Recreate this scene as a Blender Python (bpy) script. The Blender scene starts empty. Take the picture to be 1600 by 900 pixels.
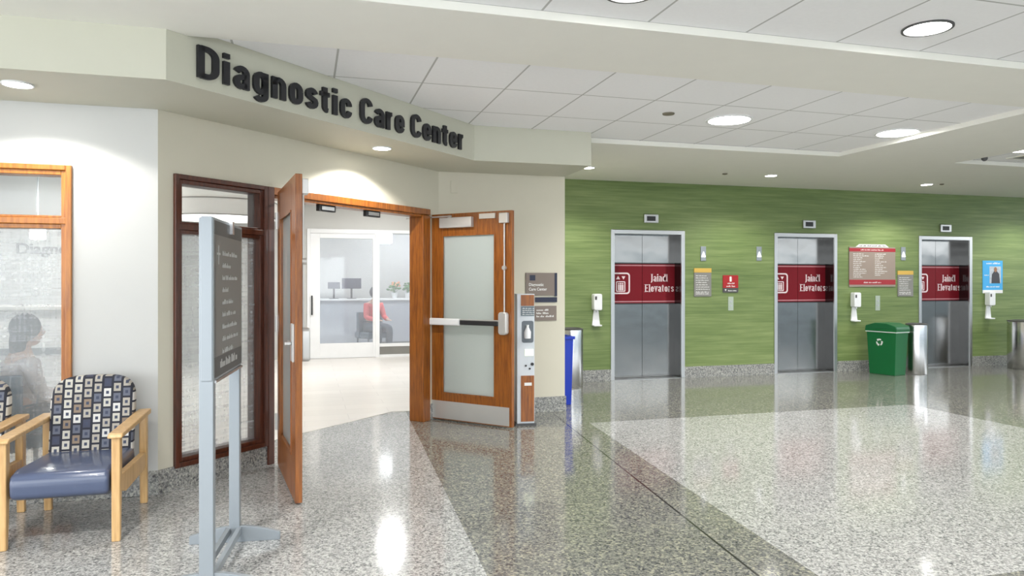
import bpy, bmesh, math, random
from mathutils import Matrix, Vector
random.seed(7)
PI = math.pi
C = bpy.context.scene.collection
S = bpy.context.scene

# ---------------------------------------------------------------- camera, world, lights, exposure
cam_d = bpy.data.cameras.new('camera'); cam = bpy.data.objects.new('camera', cam_d); C.objects.link(cam)
cam.location = (0, 0, 1.45); cam.rotation_euler = (PI/2, 0, -0.2778)
cam_d.sensor_width = 36; cam_d.lens = 1136.3/1600*36; cam_d.shift_y = -10.95/1600
cam_d.clip_start = 0.05; cam_d.clip_end = 200
S.camera = cam
S.view_settings.view_transform = 'Standard'; S.view_settings.look = 'None'
S.view_settings.gamma = 1; S.view_settings.use_curve_mapping = False
S.view_settings.exposure = 1.05
w = bpy.data.worlds.new('world'); S.world = w; w.use_nodes = True
w.node_tree.nodes['Background'].inputs[0].default_value = (0.93, 0.97, 1.0, 1)
w.node_tree.nodes['Background'].inputs[1].default_value = 2.6

def lamp(kind, name, loc, power, rot=(0, 0, 0), color=(1, .97, .92), **k):
    d = bpy.data.lights.new(name, kind); d.energy = power; d.color = color
    for a, v in k.items(): setattr(d, a, v)
    o = bpy.data.objects.new(name, d); C.objects.link(o); o.location = loc; o.rotation_euler = rot
    return o
# daylight from the glazed hall behind the camera and to the right, ceiling lights of the lobby
for lx, ly, lp in ((-.9, 6.9, 30), (-2.9, 7.4, 60), (-3.6, 9.0, 46), (.7, 9.3, 20), (-.7, 11.4, 19), (1.4, 12.3, 21)):
    lamp('AREA', 'lobby_light', (lx, ly, 2.99), lp*1.55, (0, 0, 0), (1, .99, .97), shape='DISK', size=.34)
for lx in (-.6, 2.0): lamp('AREA', 'back_room_light', (lx, 15.3, 2.99), 26, (0, 0, 0), (.95, .97, 1), shape='DISK', size=.5)

# ---------------------------------------------------------------- material helpers
def new_mat(name):
    m = bpy.data.materials.new(name); m.use_nodes = True
    nt = m.node_tree; return m, nt, nt.nodes, nt.links, nt.nodes['Principled BSDF']
def math_node(nt, op, a, b=None, c=None):
    n = nt.nodes.new('ShaderNodeMath'); n.operation = op
    for i, v in enumerate((a, b, c)):
        if v is None: continue
        if hasattr(v, 'is_output') or isinstance(v, bpy.types.NodeSocket): nt.links.new(v, n.inputs[i])
        else: n.inputs[i].default_value = v
    return n.outputs[0]
def mix(nt, fac, a, b):
    n = nt.nodes.new('ShaderNodeMix'); n.data_type = 'RGBA'
    for i, v in ((0, fac), (6, a), (7, b)):
        if isinstance(v, bpy.types.NodeSocket): nt.links.new(v, n.inputs[i])
        elif i == 0: n.inputs[0].default_value = v
        else: n.inputs[i].default_value = (*v, 1)
    return n.outputs[2]
def coords(nt, kind='Object'):
    t = nt.nodes.new('ShaderNodeTexCoord'); s = nt.nodes.new('ShaderNodeSeparateXYZ')
    nt.links.new(t.outputs[kind], s.inputs[0]); return t.outputs[kind], s.outputs
def noise(nt, vec, scale, stretch=(1, 1, 1), detail=3, rough=.5):
    mp = nt.nodes.new('ShaderNodeMapping'); mp.inputs['Scale'].default_value = stretch
    nt.links.new(vec, mp.inputs[0])
    n = nt.nodes.new('ShaderNodeTexNoise'); n.inputs['Scale'].default_value = scale
    n.inputs['Detail'].default_value = detail; n.inputs['Roughness'].default_value = rough
    nt.links.new(mp.outputs[0], n.inputs['Vector']); return n.outputs['Fac']
def ramp(nt, fac, stops, interp='LINEAR'):
    r = nt.nodes.new('ShaderNodeValToRGB'); cr = r.color_ramp; cr.interpolation = interp
    while len(cr.elements) < len(stops): cr.elements.new(.5)
    for e, (p, c) in zip(cr.elements, stops): e.position = p; e.color = (*c, 1)
    nt.links.new(fac, r.inputs[0]); return r.outputs[0]
def plain(name, col, rough=.5, metal=0, spec=.5, var=.04, scale=6, emit=None, es=0, coat=0):
    m, nt, N, L, b = new_mat(name)
    vec, _ = coords(nt)
    f = noise(nt, vec, scale)
    lo = tuple(max(0, c*(1-var)) for c in col); hi = tuple(min(1, c*(1+var)) for c in col)
    L.new(mix(nt, f, lo, hi), b.inputs['Base Color'])
    b.inputs['Roughness'].default_value = rough; b.inputs['Metallic'].default_value = metal
    b.inputs['Specular IOR Level'].default_value = spec; b.inputs['Coat Weight'].default_value = coat
    if emit: b.inputs['Emission Color'].default_value = (*emit, 1); b.inputs['Emission Strength'].default_value = es
    return m
def wood(name, lo, hi, rough=.35, stretch=(14, 14, 1.2), coat=.2):
    m, nt, N, L, b = new_mat(name); vec, _ = coords(nt)
    f = noise(nt, vec, 3.5, stretch, 6, .6)
    L.new(ramp(nt, f, [(.3, lo), (.7, hi)]), b.inputs['Base Color'])
    b.inputs['Roughness'].default_value = rough; b.inputs['Coat Weight'].default_value = coat
    return m
def brushed(name, col, rough=.28, stretch=(1, 1, 60), aniso=0.0, bump=.02):
    m, nt, N, L, b = new_mat(name); vec, _ = coords(nt)
    f = noise(nt, vec, 5, stretch, 4)
    L.new(mix(nt, f, tuple(c*.9 for c in col), col), b.inputs['Base Color'])
    r = N.new('ShaderNodeMapRange'); r.inputs[3].default_value = rough*.8; r.inputs[4].default_value = rough*1.2
    L.new(f, r.inputs[0]); L.new(r.outputs[0], b.inputs['Roughness'])
    b.inputs['Metallic'].default_value = 1
    f2 = noise(nt, vec, 1.6, (1, 1, 1.3), 2); bp = N.new('ShaderNodeBump'); bp.inputs['Strength'].default_value = bump
    bp.inputs['Distance'].default_value = .3
    L.new(f2, bp.inputs['Height']); L.new(bp.outputs[0], b.inputs['Normal'])
    return m
def glass(name, tint, clear, weave=False, rough=.05):
    """clear = share of straight-through view; the rest is milky film"""
    m, nt, N, L, b = new_mat(name)
    vec, xyz = coords(nt)
    tr = N.new('ShaderNodeBsdfTransparent'); tr.inputs[0].default_value = (.97, .99, 1, 1)
    tl = N.new('ShaderNodeBsdfTranslucent'); tl.inputs[0].default_value = (*tint, 1)
    df = N.new('ShaderNodeBsdfDiffuse'); df.inputs[0].default_value = (*tint, 1)
    m1 = N.new('ShaderNodeMixShader'); m1.inputs[0].default_value = .45
    L.new(tl.outputs[0], m1.inputs[1]); L.new(df.outputs[0], m1.inputs[2])
    m2 = N.new('ShaderNodeMixShader'); m2.inputs[0].default_value = 1-clear
    if weave:
        a = noise(nt, vec, 60, (1, 1, .05), 2); c2 = noise(nt, vec, 60, (.05, .05, 1), 2)
        f = math_node(nt, 'ADD', a, c2)
        f = math_node(nt, 'MULTIPLY_ADD', f, .30, (1-clear)-.30)
        cl = N.new('ShaderNodeClamp'); L.new(f, cl.inputs[0]); L.new(cl.outputs[0], m2.inputs[0])
    L.new(tr.outputs[0], m2.inputs[1]); L.new(m1.outputs[0], m2.inputs[2])
    gl = N.new('ShaderNodeBsdfGlossy'); gl.inputs['Roughness'].default_value = rough
    lw = N.new('ShaderNodeFresnel'); lw.inputs[0].default_value = 1.45
    m3 = N.new('ShaderNodeMixShader'); L.new(lw.outputs[0], m3.inputs[0])
    L.new(m2.outputs[0], m3.inputs[1]); L.new(gl.outputs[0], m3.inputs[2])
    L.new(m3.outputs[0], N['Material Output'].inputs[0]); return m
def terrazzo(name, floor=False, darkonly=False):
    m, nt, N, L, b = new_mat(name); vec, xyz = coords(nt)
    def chips(scale, stops):
        v = N.new('ShaderNodeTexVoronoi'); v.inputs['Scale'].default_value = scale
        L.new(vec, v.inputs['Vector']); s = N.new('ShaderNodeSeparateColor'); L.new(v.outputs['Color'], s.inputs[0])
        return ramp(nt, s.outputs[0], stops, 'CONSTANT')
    light = mix(nt, .45, chips(75, [(0, (.10, .105, .11)), (.12, (.25, .25, .245)), (.35, (.40, .40, .39)), (.7, (.55, .55, .53)), (.9, (.18, .19, .19))]),
                chips(130, [(0, (.08, .08, .085)), (.15, (.36, .36, .345)), (.5, (.57, .57, .555)), (.85, (.20, .21, .21))]))
    dark = mix(nt, .45, chips(75, [(0, (.07, .075, .085)), (.2, (.18, .18, .165)), (.45, (.27, .27, .235)), (.75, (.44, .43, .33)), (.88, (.10, .105, .115))]),
               chips(130, [(0, (.035, .035, .04)), (.2, (.17, .17, .155)), (.6, (.29, .285, .24)), (.85, (.08, .08, .085))]))
    if floor:
        x, y = xyz[0], xyz[1]
        gt = lambda a, c: math_node(nt, 'GREATER_THAN', a, c)
        lt = lambda a, c: math_node(nt, 'LESS_THAN', a, c)
        mul = lambda a, c: math_node(nt, 'MULTIPLY', a, c)
        left = lt(x, math_node(nt, 'MULTIPLY_ADD', y, .047, .70))
        r = gt(x, math_node(nt, 'MULTIPLY_ADD', y, .094, 2.146))
        r = mul(r, lt(x, 6.82)); r = mul(r, gt(y, 2.80)); r = mul(r, lt(y, 6.93))
        mask = math_node(nt, 'MAXIMUM', left, r)
        col = mix(nt, mask, dark_out(nt, dark), light)
        d = math_node(nt, 'ABSOLUTE', math_node(nt, 'SUBTRACT', x, math_node(nt, 'MULTIPLY_ADD', y, .1065, 1.8156)))
        joint = mul(lt(d, .007), lt(y, 7.5))
        col = mix(nt, joint, col, (.03, .03, .03))
        b.inputs['Roughness'].default_value = .10
        b.inputs['Specular IOR Level'].default_value = .6
    else:
        col = dark if darkonly else mix(nt, .5, dark, light)
        b.inputs['Roughness'].default_value = .25
    L.new(col, b.inputs['Base Color']); return m
def dark_out(nt, c): return c
def tile_ceiling(name, x0, dx, y0, dy):
    m, nt, N, L, b = new_mat(name); vec, xyz = coords(nt)
    def near(a, o, d):
        f = math_node(nt, 'FRACT', math_node(nt, 'DIVIDE', math_node(nt, 'SUBTRACT', a, o-50*d), d))
        f = math_node(nt, 'ABSOLUTE', math_node(nt, 'SUBTRACT', f, .5))
        return math_node(nt, 'GREATER_THAN', f, .5-.007/d)
    g = math_node(nt, 'MAXIMUM', near(xyz[0], x0, dx), near(xyz[1], y0, dy))
    f = noise(nt, vec, 40)
    base = mix(nt, f, (.88, .88, .89), (.93, .93, .94))
    L.new(mix(nt, g, base, (.50, .50, .49)), b.inputs['Base Color'])
    b.inputs['Roughness'].default_value = .9; b.inputs['Specular IOR Level'].default_value = .1
    return m
def green_wall(name):
    m, nt, N, L, b = new_mat(name); vec, xyz = coords(nt)
    f1 = noise(nt, vec, 3.0, (.5, 1, 14), 6, .65); f2 = noise(nt, vec, 2.0, (.3, 1, 2.2), 2)
    f = math_node(nt, 'MULTIPLY_ADD', f2, .4, math_node(nt, 'MULTIPLY', f1, .6))
    L.new(ramp(nt, f, [(.3, (.09, .145, .04)), (.5, (.16, .225, .072)), (.72, (.265, .335, .135))]), b.inputs['Base Color'])
    b.inputs['Roughness'].default_value = .45; return m
def fabric(name):
    m, nt, N, L, b = new_mat(name); vec, xyz = coords(nt)
    cw, ch = .055, .062
    ux = math_node(nt, 'DIVIDE', xyz[0], cw); cx = math_node(nt, 'FLOOR', ux)
    odd = math_node(nt, 'MULTIPLY', math_node(nt, 'FRACT', math_node(nt, 'MULTIPLY', cx, .5)), 1.0)
    uz = math_node(nt, 'ADD', math_node(nt, 'DIVIDE', xyz[2], ch), odd); cz = math_node(nt, 'FLOOR', uz)
    cb = N.new('ShaderNodeCombineXYZ'); L.new(cx, cb.inputs[0]); L.new(cz, cb.inputs[1])
    wn = N.new('ShaderNodeTexWhiteNoise'); L.new(cb.outputs[0], wn.inputs[0])
    cell = ramp(nt, wn.outputs['Value'], [(0, (.50, .48, .42)), (.24, (.24, .18, .13)), (.40, (.60, .59, .56)), (.55, (.05, .055, .09)), (.66, (.38, .35, .30)), (.86, (.12, .13, .17))], 'CONSTANT')
    def dist(u): return math_node(nt, 'ABSOLUTE', math_node(nt, 'SUBTRACT', math_node(nt, 'FRACT', u), .5))
    dx, dz = dist(ux), dist(uz)
    inside = math_node(nt, 'MULTIPLY', math_node(nt, 'LESS_THAN', dx, .37), math_node(nt, 'LESS_THAN', dz, .40))
    dot = math_node(nt, 'MULTIPLY', math_node(nt, 'LESS_THAN', dx, .15), math_node(nt, 'LESS_THAN', dz, .15))
    c = mix(nt, inside, (.018, .02, .032), cell); c = mix(nt, dot, c, (.05, .06, .10))
    L.new(c, b.inputs['Base Color']); b.inputs['Roughness'].default_value = .8; return m
def emitter(name, col, s):
    m, nt, N, L, b = new_mat(name)
    b.inputs['Base Color'].default_value = (.9, .9, .9, 1)
    b.inputs['Emission Color'].default_value = (*col, 1); b.inputs['Emission Strength'].default_value = s; return m

M = {}
M['wall_cream'] = plain('painted_cream', (.61, .58, .475), .6, var=.02)
M['wall_white'] = plain('painted_white', (.55, .55, .53), .6, var=.02)
M['fascia'] = plain('painted_fascia', (.56, .555, .46), .6, var=.02)
M['beige_ceiling'] = plain('painted_beige_ceiling', (.84, .83, .77), .7, var=.02)
M['soffit'] = M['fascia']
M['green'] = green_wall('green_wallcovering')
M['floor'] = terrazzo('terrazzo_floor', True)
M['base'] = terrazzo('terrazzo_base')
M['tile_near'] = tile_ceiling('acoustic_tile_hall', 1.27, .65, 3.06, .79)
M['tile_far'] = tile_ceiling('acoustic_tile_elevators', 2.16, .65, 5.50, .80)
M['cherry'] = wood('cherry_wood', (.16, .042, .005), (.39, .125, .014))
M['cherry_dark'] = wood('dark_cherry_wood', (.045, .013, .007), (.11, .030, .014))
M['cherry_light'] = wood('honey_cherry_wood', (.28, .085, .010), (.52, .20, .03))
M['maple'] = wood('maple_wood', (.48, .28, .11), (.70, .46, .21), .35)
M['steel'] = brushed('brushed_steel', (.25, .25, .245), .16)
M['steel_shaded'] = brushed('shaded_reveal_steel', (.14, .14, .14), .14)  # darker copy of the door steel; the reveals' dark reflection is in its colour
M['steel_light'] = brushed('satin_steel', (.54, .54, .54), .3, bump=0)
M['alu'] = plain('silver_paint', (.27, .30, .325), .4, .3)
M['satin'] = plain('satin_silver', (.62, .61, .59), .32, .45)
M['white_plastic'] = plain('white_plastic', (.82, .83, .84), .35)
M['dark'] = plain('dark_plastic', (.02, .02, .022), .4)
M['black'] = plain('black_letter', (.012, .012, .016), .4)
M['navy'] = plain('navy_strip', (.015, .02, .05), .4)
M['brown_sign'] = plain('taupe_sign', (.21, .17, .145), .5)
M['grey_sign'] = plain('grey_sign', (.22, .215, .20), .5)
M['dgrey_sign'] = plain('dark_grey_sign', (.07, .07, .07), .5)
M['ink_white'] = plain('white_print', (.80, .80, .78), .5)
M['ink_red'] = plain('red_print', (.35, .02, .03), .5)
M['red_band'] = plain('crimson_film', (.17, .003, .010), .5, spec=.25)
M['red'] = plain('red_sign', (.36, .006, .008), .4)
M['gold'] = plain('amber_strip', (.62, .40, .08), .5)
M['vinyl'] = plain('navy_vinyl', (.065, .085, .15), .3, coat=.3)
M['fabric'] = fabric('patterned_fabric')
M['bin_green'] = plain('green_plastic', (.005, .13, .035), .4)
M['bin_green_lid'] = plain('green_lid_plastic', (.01, .12, .04), .35)
M['bin_blue'] = plain('blue_plastic', (.005, .035, .42), .35)
M['bag'] = plain('clear_bag', (.70, .78, .72), .25)
M['glass_clear'] = glass('screened_glass', (.92, .95, .98), .78, True)
M['glass_top'] = glass('clear_glass', (.80, .84, .86), .90)
M['glass_leaf'] = glass('frosted_door_glass', (.88, .95, .93), .30)
M['glass_side'] = glass('film_glass', (.84, .86, .92), .80)
M['lamp'] = emitter('lamp_glow', (1, .98, .95), 14)
M['lamp_soft'] = emitter('lampshade_glow', (1, .98, .95), 1.6)
M['lamp_cube'] = emitter('lantern_glow', (1, 1, 1), 3)
M['skin'] = plain('skin', (.62, .40, .30), .5)
M['hair'] = plain('dark_hair', (.05, .05, .06), .6)
M['top_pale'] = plain('pale_blouse', (.62, .55, .53), .8)
M['top_red'] = plain('coral_jacket', (.80, .12, .13), .8)
M['slacks'] = plain('slate_cloth', (.12, .15, .19), .8)
M['slate_chair'] = plain('slate_upholstery', (.16, .21, .26), .7)
M['lobby_floor'] = None
M['poster_blue'] = plain('poster_blue', (.05, .38, .75), .5)
M['leaf'] = plain('leaf_green', (.08, .22, .06), .6)
M['petal'] = plain('petal_orange', (.75, .35, .2), .6)

# ---------------------------------------------------------------- geometry helpers
class G:
    def __init__(s): s.bm = bmesh.new()
    def box(s, x0, x1, y0, y1, z0, z1, mtx=None):
        r = bmesh.ops.create_cube(s.bm, size=1)['verts']
        for v in r:
            v.co = Vector((x0+(v.co.x+.5)*(x1-x0), y0+(v.co.y+.5)*(y1-y0), z0+(v.co.z+.5)*(z1-z0)))
            if mtx: v.co = mtx @ v.co
        return s
    def cyl(s, p, q, r, r2=None, n=16):
        p, q = Vector(p), Vector(q); d = q-p
        vs = bmesh.ops.create_cone(s.bm, cap_ends=True, segments=n, radius1=r, radius2=r if r2 is None else r2, depth=d.length)['verts']
        mt = Matrix.Translation((p+q)/2) @ d.to_track_quat('Z', 'Y').to_matrix().to_4x4()
        for v in vs: v.co = mt @ v.co
        return s
    def prism(s, pts, a0, a1, axis='z'):
        """extrude a 2D outline; axis z: pts (x,y); y: pts (x,z); x: pts (y,z)"""
        def P(u, v, a):
            return {'z': (u, v, a), 'y': (u, a, v), 'x': (a, u, v)}[axis]
        A = [s.bm.verts.new(P(u, v, a0)) for u, v in pts]; B = [s.bm.verts.new(P(u, v, a1)) for u, v in pts]
        n = len(pts); s.bm.faces.new(A); s.bm.faces.new(B[::-1])
        for i in range(n): s.bm.faces.new((A[i], B[i], B[(i+1) % n], A[(i+1) % n]))
        bmesh.ops.recalc_face_normals(s.bm, faces=s.bm.faces); return s
    def ring(s, outer, inner, a0, a1, axis='y'):
        def P(u, v, a): return {'z': (u, v, a), 'y': (u, a, v), 'x': (a, u, v)}[axis]
        V = [[s.bm.verts.new(P(u, v, a)) for u, v in L] for L in (outer, inner) for a in (a0, a1)]
        n = len(outer)
        for i in range(n):
            j = (i+1) % n
            s.bm.faces.new((V[0][i], V[0][j], V[1][j], V[1][i])); s.bm.faces.new((V[2][i], V[3][i], V[3][j], V[2][j]))
            s.bm.faces.new((V[0][i], V[2][i], V[2][j], V[0][j])); s.bm.faces.new((V[1][i], V[1][j], V[3][j], V[3][i]))
        bmesh.ops.recalc_face_normals(s.bm, faces=s.bm.faces); return s
    def lathe(s, prof, cx=0, cy=0, n=32):
        rings = []
        for r, z in prof:
            rings.append([s.bm.verts.new((cx+r*math.cos(2*PI*i/n), cy+r*math.sin(2*PI*i/n), z)) for i in range(n)])
        for a, b in zip(rings, rings[1:]):
            for i in range(n): s.bm.faces.new((a[i], a[(i+1) % n], b[(i+1) % n], b[i]))
        s.bm.faces.new(rings[0][::-1]); s.bm.faces.new(rings[-1])
        bmesh.ops.recalc_face_normals(s.bm, faces=s.bm.faces); return s
    def ball(s, c, r, sc=(1, 1, 1), n=16):
        vs = bmesh.ops.create_uvsphere(s.bm, u_segments=n, v_segments=n//2+2, radius=r)['verts']
        for v in vs: v.co = Vector((c[0]+v.co.x*sc[0], c[1]+v.co.y*sc[1], c[2]+v.co.z*sc[2]))
        return s
    def done(s, name, mat, parent=None, bevel=0, smooth=False, seg=2, loc=None, rz=None):
        me = bpy.data.meshes.new(name); s.bm.to_mesh(me); s.bm.free(); me.materials.append(mat)
        if smooth:
            for p in me.polygons: p.use_smooth = True
            me.set_sharp_from_angle(angle=math.radians(40))
        o = bpy.data.objects.new(name, me); C.objects.link(o)
        if parent: o.parent = parent
        if loc: o.location = loc
        if rz is not None: o.rotation_euler = (0, 0, rz)
        if bevel:
            b = o.modifiers.new('bevel', 'BEVEL'); b.width = bevel; b.segments = seg; b.limit_method = 'ANGLE'
            b.harden_normals = False
        return o
def thing(name, label, cat, loc=(0, 0, 0), rz=0, group=None, kind=None):
    o = bpy.data.objects.new(name, None); C.objects.link(o); o.empty_display_size = .1
    o.location = loc; o.rotation_euler = (0, 0, rz)
    if kind == 'structure': o['kind'] = kind
    else: o['category'] = cat
    if label: o['label'] = label
    if group: o['group'] = group
    return o
def tag(o, label, cat, group=None):
    o['label'] = label; o['category'] = cat
    if group: o['group'] = group
    return o
def struct(o, label=None):
    o['kind'] = 'structure'
    if label: o['label'] = label
    return o
def dup(root, loc, rz=None, label=None):
    r = root.copy(); C.objects.link(r); r.location = loc
    if rz is not None: r.rotation_euler = (0, 0, rz)
    if label: r['label'] = label
    def kids(a, b):
        for ch in list(a.children):
            c = ch.copy(); C.objects.link(c); c.parent = b; kids(ch, c)
    kids(root, r); return r
def text(name, s, size, mat, parent=None, loc=(0, 0, 0), ext=.002, sx=1, bold=0, align='CENTER', spacing=1.0):
    """upright lettering that faces local -Y, x centred (or left) and baseline on loc"""
    cu = bpy.data.curves.new(name, 'FONT'); cu.body = s; cu.size = size; cu.extrude = ext; cu.offset = bold
    cu.align_x = align; cu.space_character = spacing; cu.resolution_u = 4
    t = bpy.data.objects.new(name, cu); me = bpy.data.meshes.new_from_object(t)
    bpy.data.objects.remove(t); bpy.data.curves.remove(cu)
    me.transform(Matrix(((sx, 0, 0, 0), (0, 0, -1, 0), (0, 1, 0, 0), (0, 0, 0, 1))))
    me.materials.clear(); me.materials.append(mat); me.name = name
    o = bpy.data.objects.new(name, me); C.objects.link(o); o.parent = parent; o.location = loc
    return o
def scribble(g, x0, z, width, h, y, rnd):
    """a printed line too small to read: word-like clusters of tiny strokes"""
    x = x0
    while x < x0+width:
        wl = min(rnd.uniform(2.5, 7)*h*.6, x0+width-x)
        k = x
        while k < x+wl-h*.2:
            hh = h*rnd.choice((.6, .6, .75, 1)); g.box(k, k+h*.38, y-.0006, y, z, z+hh); k += h*.58
        x += wl+h*.6

# drawn lettering: each glyph is a list of centre lines in units of the capital height; stems get serifs when asked
def arc(cx, cy, rx, ry, a0, a1, n=8):
    return [(cx+rx*math.cos(math.radians(a0+(a1-a0)*i/n)), cy+ry*math.sin(math.radians(a0+(a1-a0)*i/n))) for i in range(n+1)]
XH, LW = .67, .42
def bowl_ring(x0, x1, y0, y1, r):
    m_ = (x0+x1)/2; rx = (x1-x0)/2
    return arc(m_, y1-r, rx, r, 0, 180)+arc(m_, y0+r, rx, r, 180, 360)
GLYPH = {   # ch: (width, strokes, serif spots (x, y))
 'D': (.52, [[(.085, 0), (.085, 1)], [(.085, .93), (.22, .93)]+arc(.22, .68, .215, .25, 90, 0)+arc(.22, .32, .215, .25, 0, -90)+[(.085, .07)]], [(.06, .02), (.06, .98)]),
 'C': (.50, [arc(.255, .68, .17, .25, 10, 180)+arc(.255, .32, .17, .25, 180, 350)], []),
 'J': (.36, [[(.25, 1), (.25, .12)]+arc(.12, .12, .13, .20, 0, -100)], [(.25, .98)]),
 'E': (.46, [[(.085, 0), (.085, 1)], [(.085, .93), (.43, .93)], [(.085, .52), (.36, .52)], [(.085, .07), (.45, .07)]], [(.05, .02), (.05, .98)]),
 'i': (.17, [[(.085, 0), (.085, .74)], [(.085, .84), (.085, 1)]], [(.085, .02)]),
 'l': (.17, [[(.085, 0), (.085, 1)]], [(.085, .02), (.06, .98)]),
 'n': (.42, [[(.085, 0), (.085, .74)], [(.085, .46)]+arc(.21, .48, .125, .19, 180, 0)+[(.335, 0)]], [(.085, .02), (.335, .02)]),
 'r': (.31, [[(.085, 0), (.085, .74)], [(.085, .44)]+arc(.23, .44, .145, .225, 180, 85)], [(.085, .02)]),
 'o': (.42, [bowl_ring(.085, .335, .07, .67, .20)+[(.335, .47)]], []),
 'c': (.40, [arc(.21, .47, .125, .20, 0, 180)+arc(.21, .27, .125, .20, 180, 360)], []),
 'e': (.42, [[(.085, .36), (.335, .36), (.335, .47)]+arc(.21, .47, .125, .20, 0, 180)+arc(.21, .27, .125, .20, 180, 350)], []),
 'a': (.42, [arc(.21, .50, .125, .17, 165, 0)+[(.335, 0)], [(.335, .40), (.21, .38)]+arc(.20, .225, .115, .155, 90, 270)+[(.335, .15)]], [(.36, .02)]),
 'g': (.42, [bowl_ring(.085, .335, .07, .67, .20)+[(.335, .47)], [(.335, .74), (.335, -.04)]+arc(.21, -.04, .125, .14, 0, -160)], []),
 'd': (.42, [bowl_ring(.085, .335, .07, .67, .20)+[(.335, .47)], [(.335, 0), (.335, 1)]], [(.36, .02), (.31, .98)]),
 's': (.38, [arc(.19, .51, .115, .16, 10, 200)+[(.12, .41), (.25, .34)]+arc(.19, .23, .12, .16, 30, -170)], []),
 't': (.32, [[(.15, .92), (.15, .20)]+arc(.255, .20, .105, .13, 180, 265), [(.0, .67), (.30, .67)]], []),
 'v': (.42, [[(.06, .74), (.21, .03), (.36, .74)]], [(.06, .72), (.36, .72)]),
}
def draw_glyph(g, ch, x, z, k, h, wx, wy, y0, y1, serif=False):
    w_, strokes, sf = GLYPH[ch]
    P = lambda p: (x+p[0]*k, z+p[1]*h)
    for st in strokes:
        pts = [P(p) for p in st]; q = [pts[0]]
        for p in pts[1:]:
            if math.hypot(p[0]-q[-1][0], p[1]-q[-1][1]) > 1e-5: q.append(p)
        Lp, Rp = [], []
        for i, p in enumerate(q):
            a, b_ = q[max(i-1, 0)], q[min(i+1, len(q)-1)]
            if 0 < i < len(q)-1:
                d1 = Vector((p[0]-a[0], p[1]-a[1])).normalized(); d2 = Vector((b_[0]-p[0], b_[1]-p[1])).normalized(); d = d1+d2
                if d.length < .2: d = d1
                d.normalize(); sc = min(1.5, 1/max(.5, d.dot(d1)))
            else: d = Vector((b_[0]-a[0], b_[1]-a[1])).normalized(); sc = 1
            n_ = (-d.y*wx/2*sc, d.x*wy/2*sc)
            Lp.append((p[0]+n_[0], p[1]+n_[1])); Rp.append((p[0]-n_[0], p[1]-n_[1]))
        V = [[g.bm.verts.new((u, yy, v)) for u, v in side] for yy in (y0, y1) for side in (Lp, Rp)]
        m_ = len(Lp)
        for i in range(m_-1):
            g.bm.faces.new((V[0][i], V[0][i+1], V[1][i+1], V[1][i])); g.bm.faces.new((V[2][i], V[3][i], V[3][i+1], V[2][i+1]))
            g.bm.faces.new((V[0][i], V[2][i], V[2][i+1], V[0][i+1])); g.bm.faces.new((V[1][i], V[1][i+1], V[3][i+1], V[3][i]))
        for i in (0, m_-1): g.bm.faces.new((V[0][i], V[1][i], V[3][i], V[2][i]))
    if serif:
        for p in sf:
            u, v = P(p); g.box(u-wx*1.0, u+wx*1.0, y0, y1, v-.02*h, v+.02*h)
    bmesh.ops.recalc_face_normals(g.bm, faces=g.bm.faces)
def draw_word(txt, x0, x1, z, h, stem, bar, y0, y1, mat, parent, separate=False, serif=False, gap=.09, name='letter'):
    tot = sum(GLYPH[c][0] for c in txt)+gap*(len(txt)-1); k = (x1-x0)/tot; x = x0; g = G()
    for c in txt:
        draw_glyph(g, c, x, z, k, h, stem, bar, y0, y1, serif); x += (GLYPH[c][0]+gap)*k
        if separate: g.done(name, mat, parent); g = G()
    if not separate: return g.done(name, mat, parent)
    g.bm.free()
def rrect(x0, x1, z0, z1, r, n=5):
    out = []
    for cx, cz, a in ((x1-r, z1-r, 0), (x0+r, z1-r, 90), (x0+r, z0+r, 180), (x1-r, z0+r, 270)):
        for i in range(n+1):
            t = math.radians(a+90*i/n); out.append((cx+r*math.cos(t), cz+r*math.sin(t)))
    return out
def wall_mesh(g, u0, u1, z0, z1, holes, t0, t1, along='x'):
    """wall slab with rectangular holes (u0,u1,z0,z1)"""
    us = sorted({u0, u1, *[h[0] for h in holes], *[h[1] for h in holes]}); zs = sorted({z0, z1, *[h[2] for h in holes], *[h[3] for h in holes]})
    zs = [z for z in zs if z0 <= z <= z1]; us = [u for u in us if u0 <= u <= u1]
    for a, b in zip(us, us[1:]):
        run = None
        for c, d in zip(zs, zs[1:]):
            mu, mz = (a+b)/2, (c+d)/2
            solid = not any(h[0] < mu < h[1] and h[2] < mz < h[3] for h in holes)
            if solid: run = (run[0], d) if run else (c, d)
            if (not solid or d == zs[-1]) and run:
                g.box(a, b, t0, t1, run[0], run[1]) if along == 'x' else g.box(t0, t1, a, b, run[0], run[1]); run = None
    return g

# ---------------------------------------------------------------- plan
Ax, Ay = -.958, 5.408
PH = .8033; DRZ = PI/2-PH                 # diagonal wall direction
dx, dy = math.sin(PH), math.cos(PH)
DL = 3.237
Bx, By = Ax+dx*DL, Ay+dy*DL               # 1.372, 7.656
Cx = 2.797; YW = 9.777
ZS, ZC, ZT = 2.615, 2.908, 2.955
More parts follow.
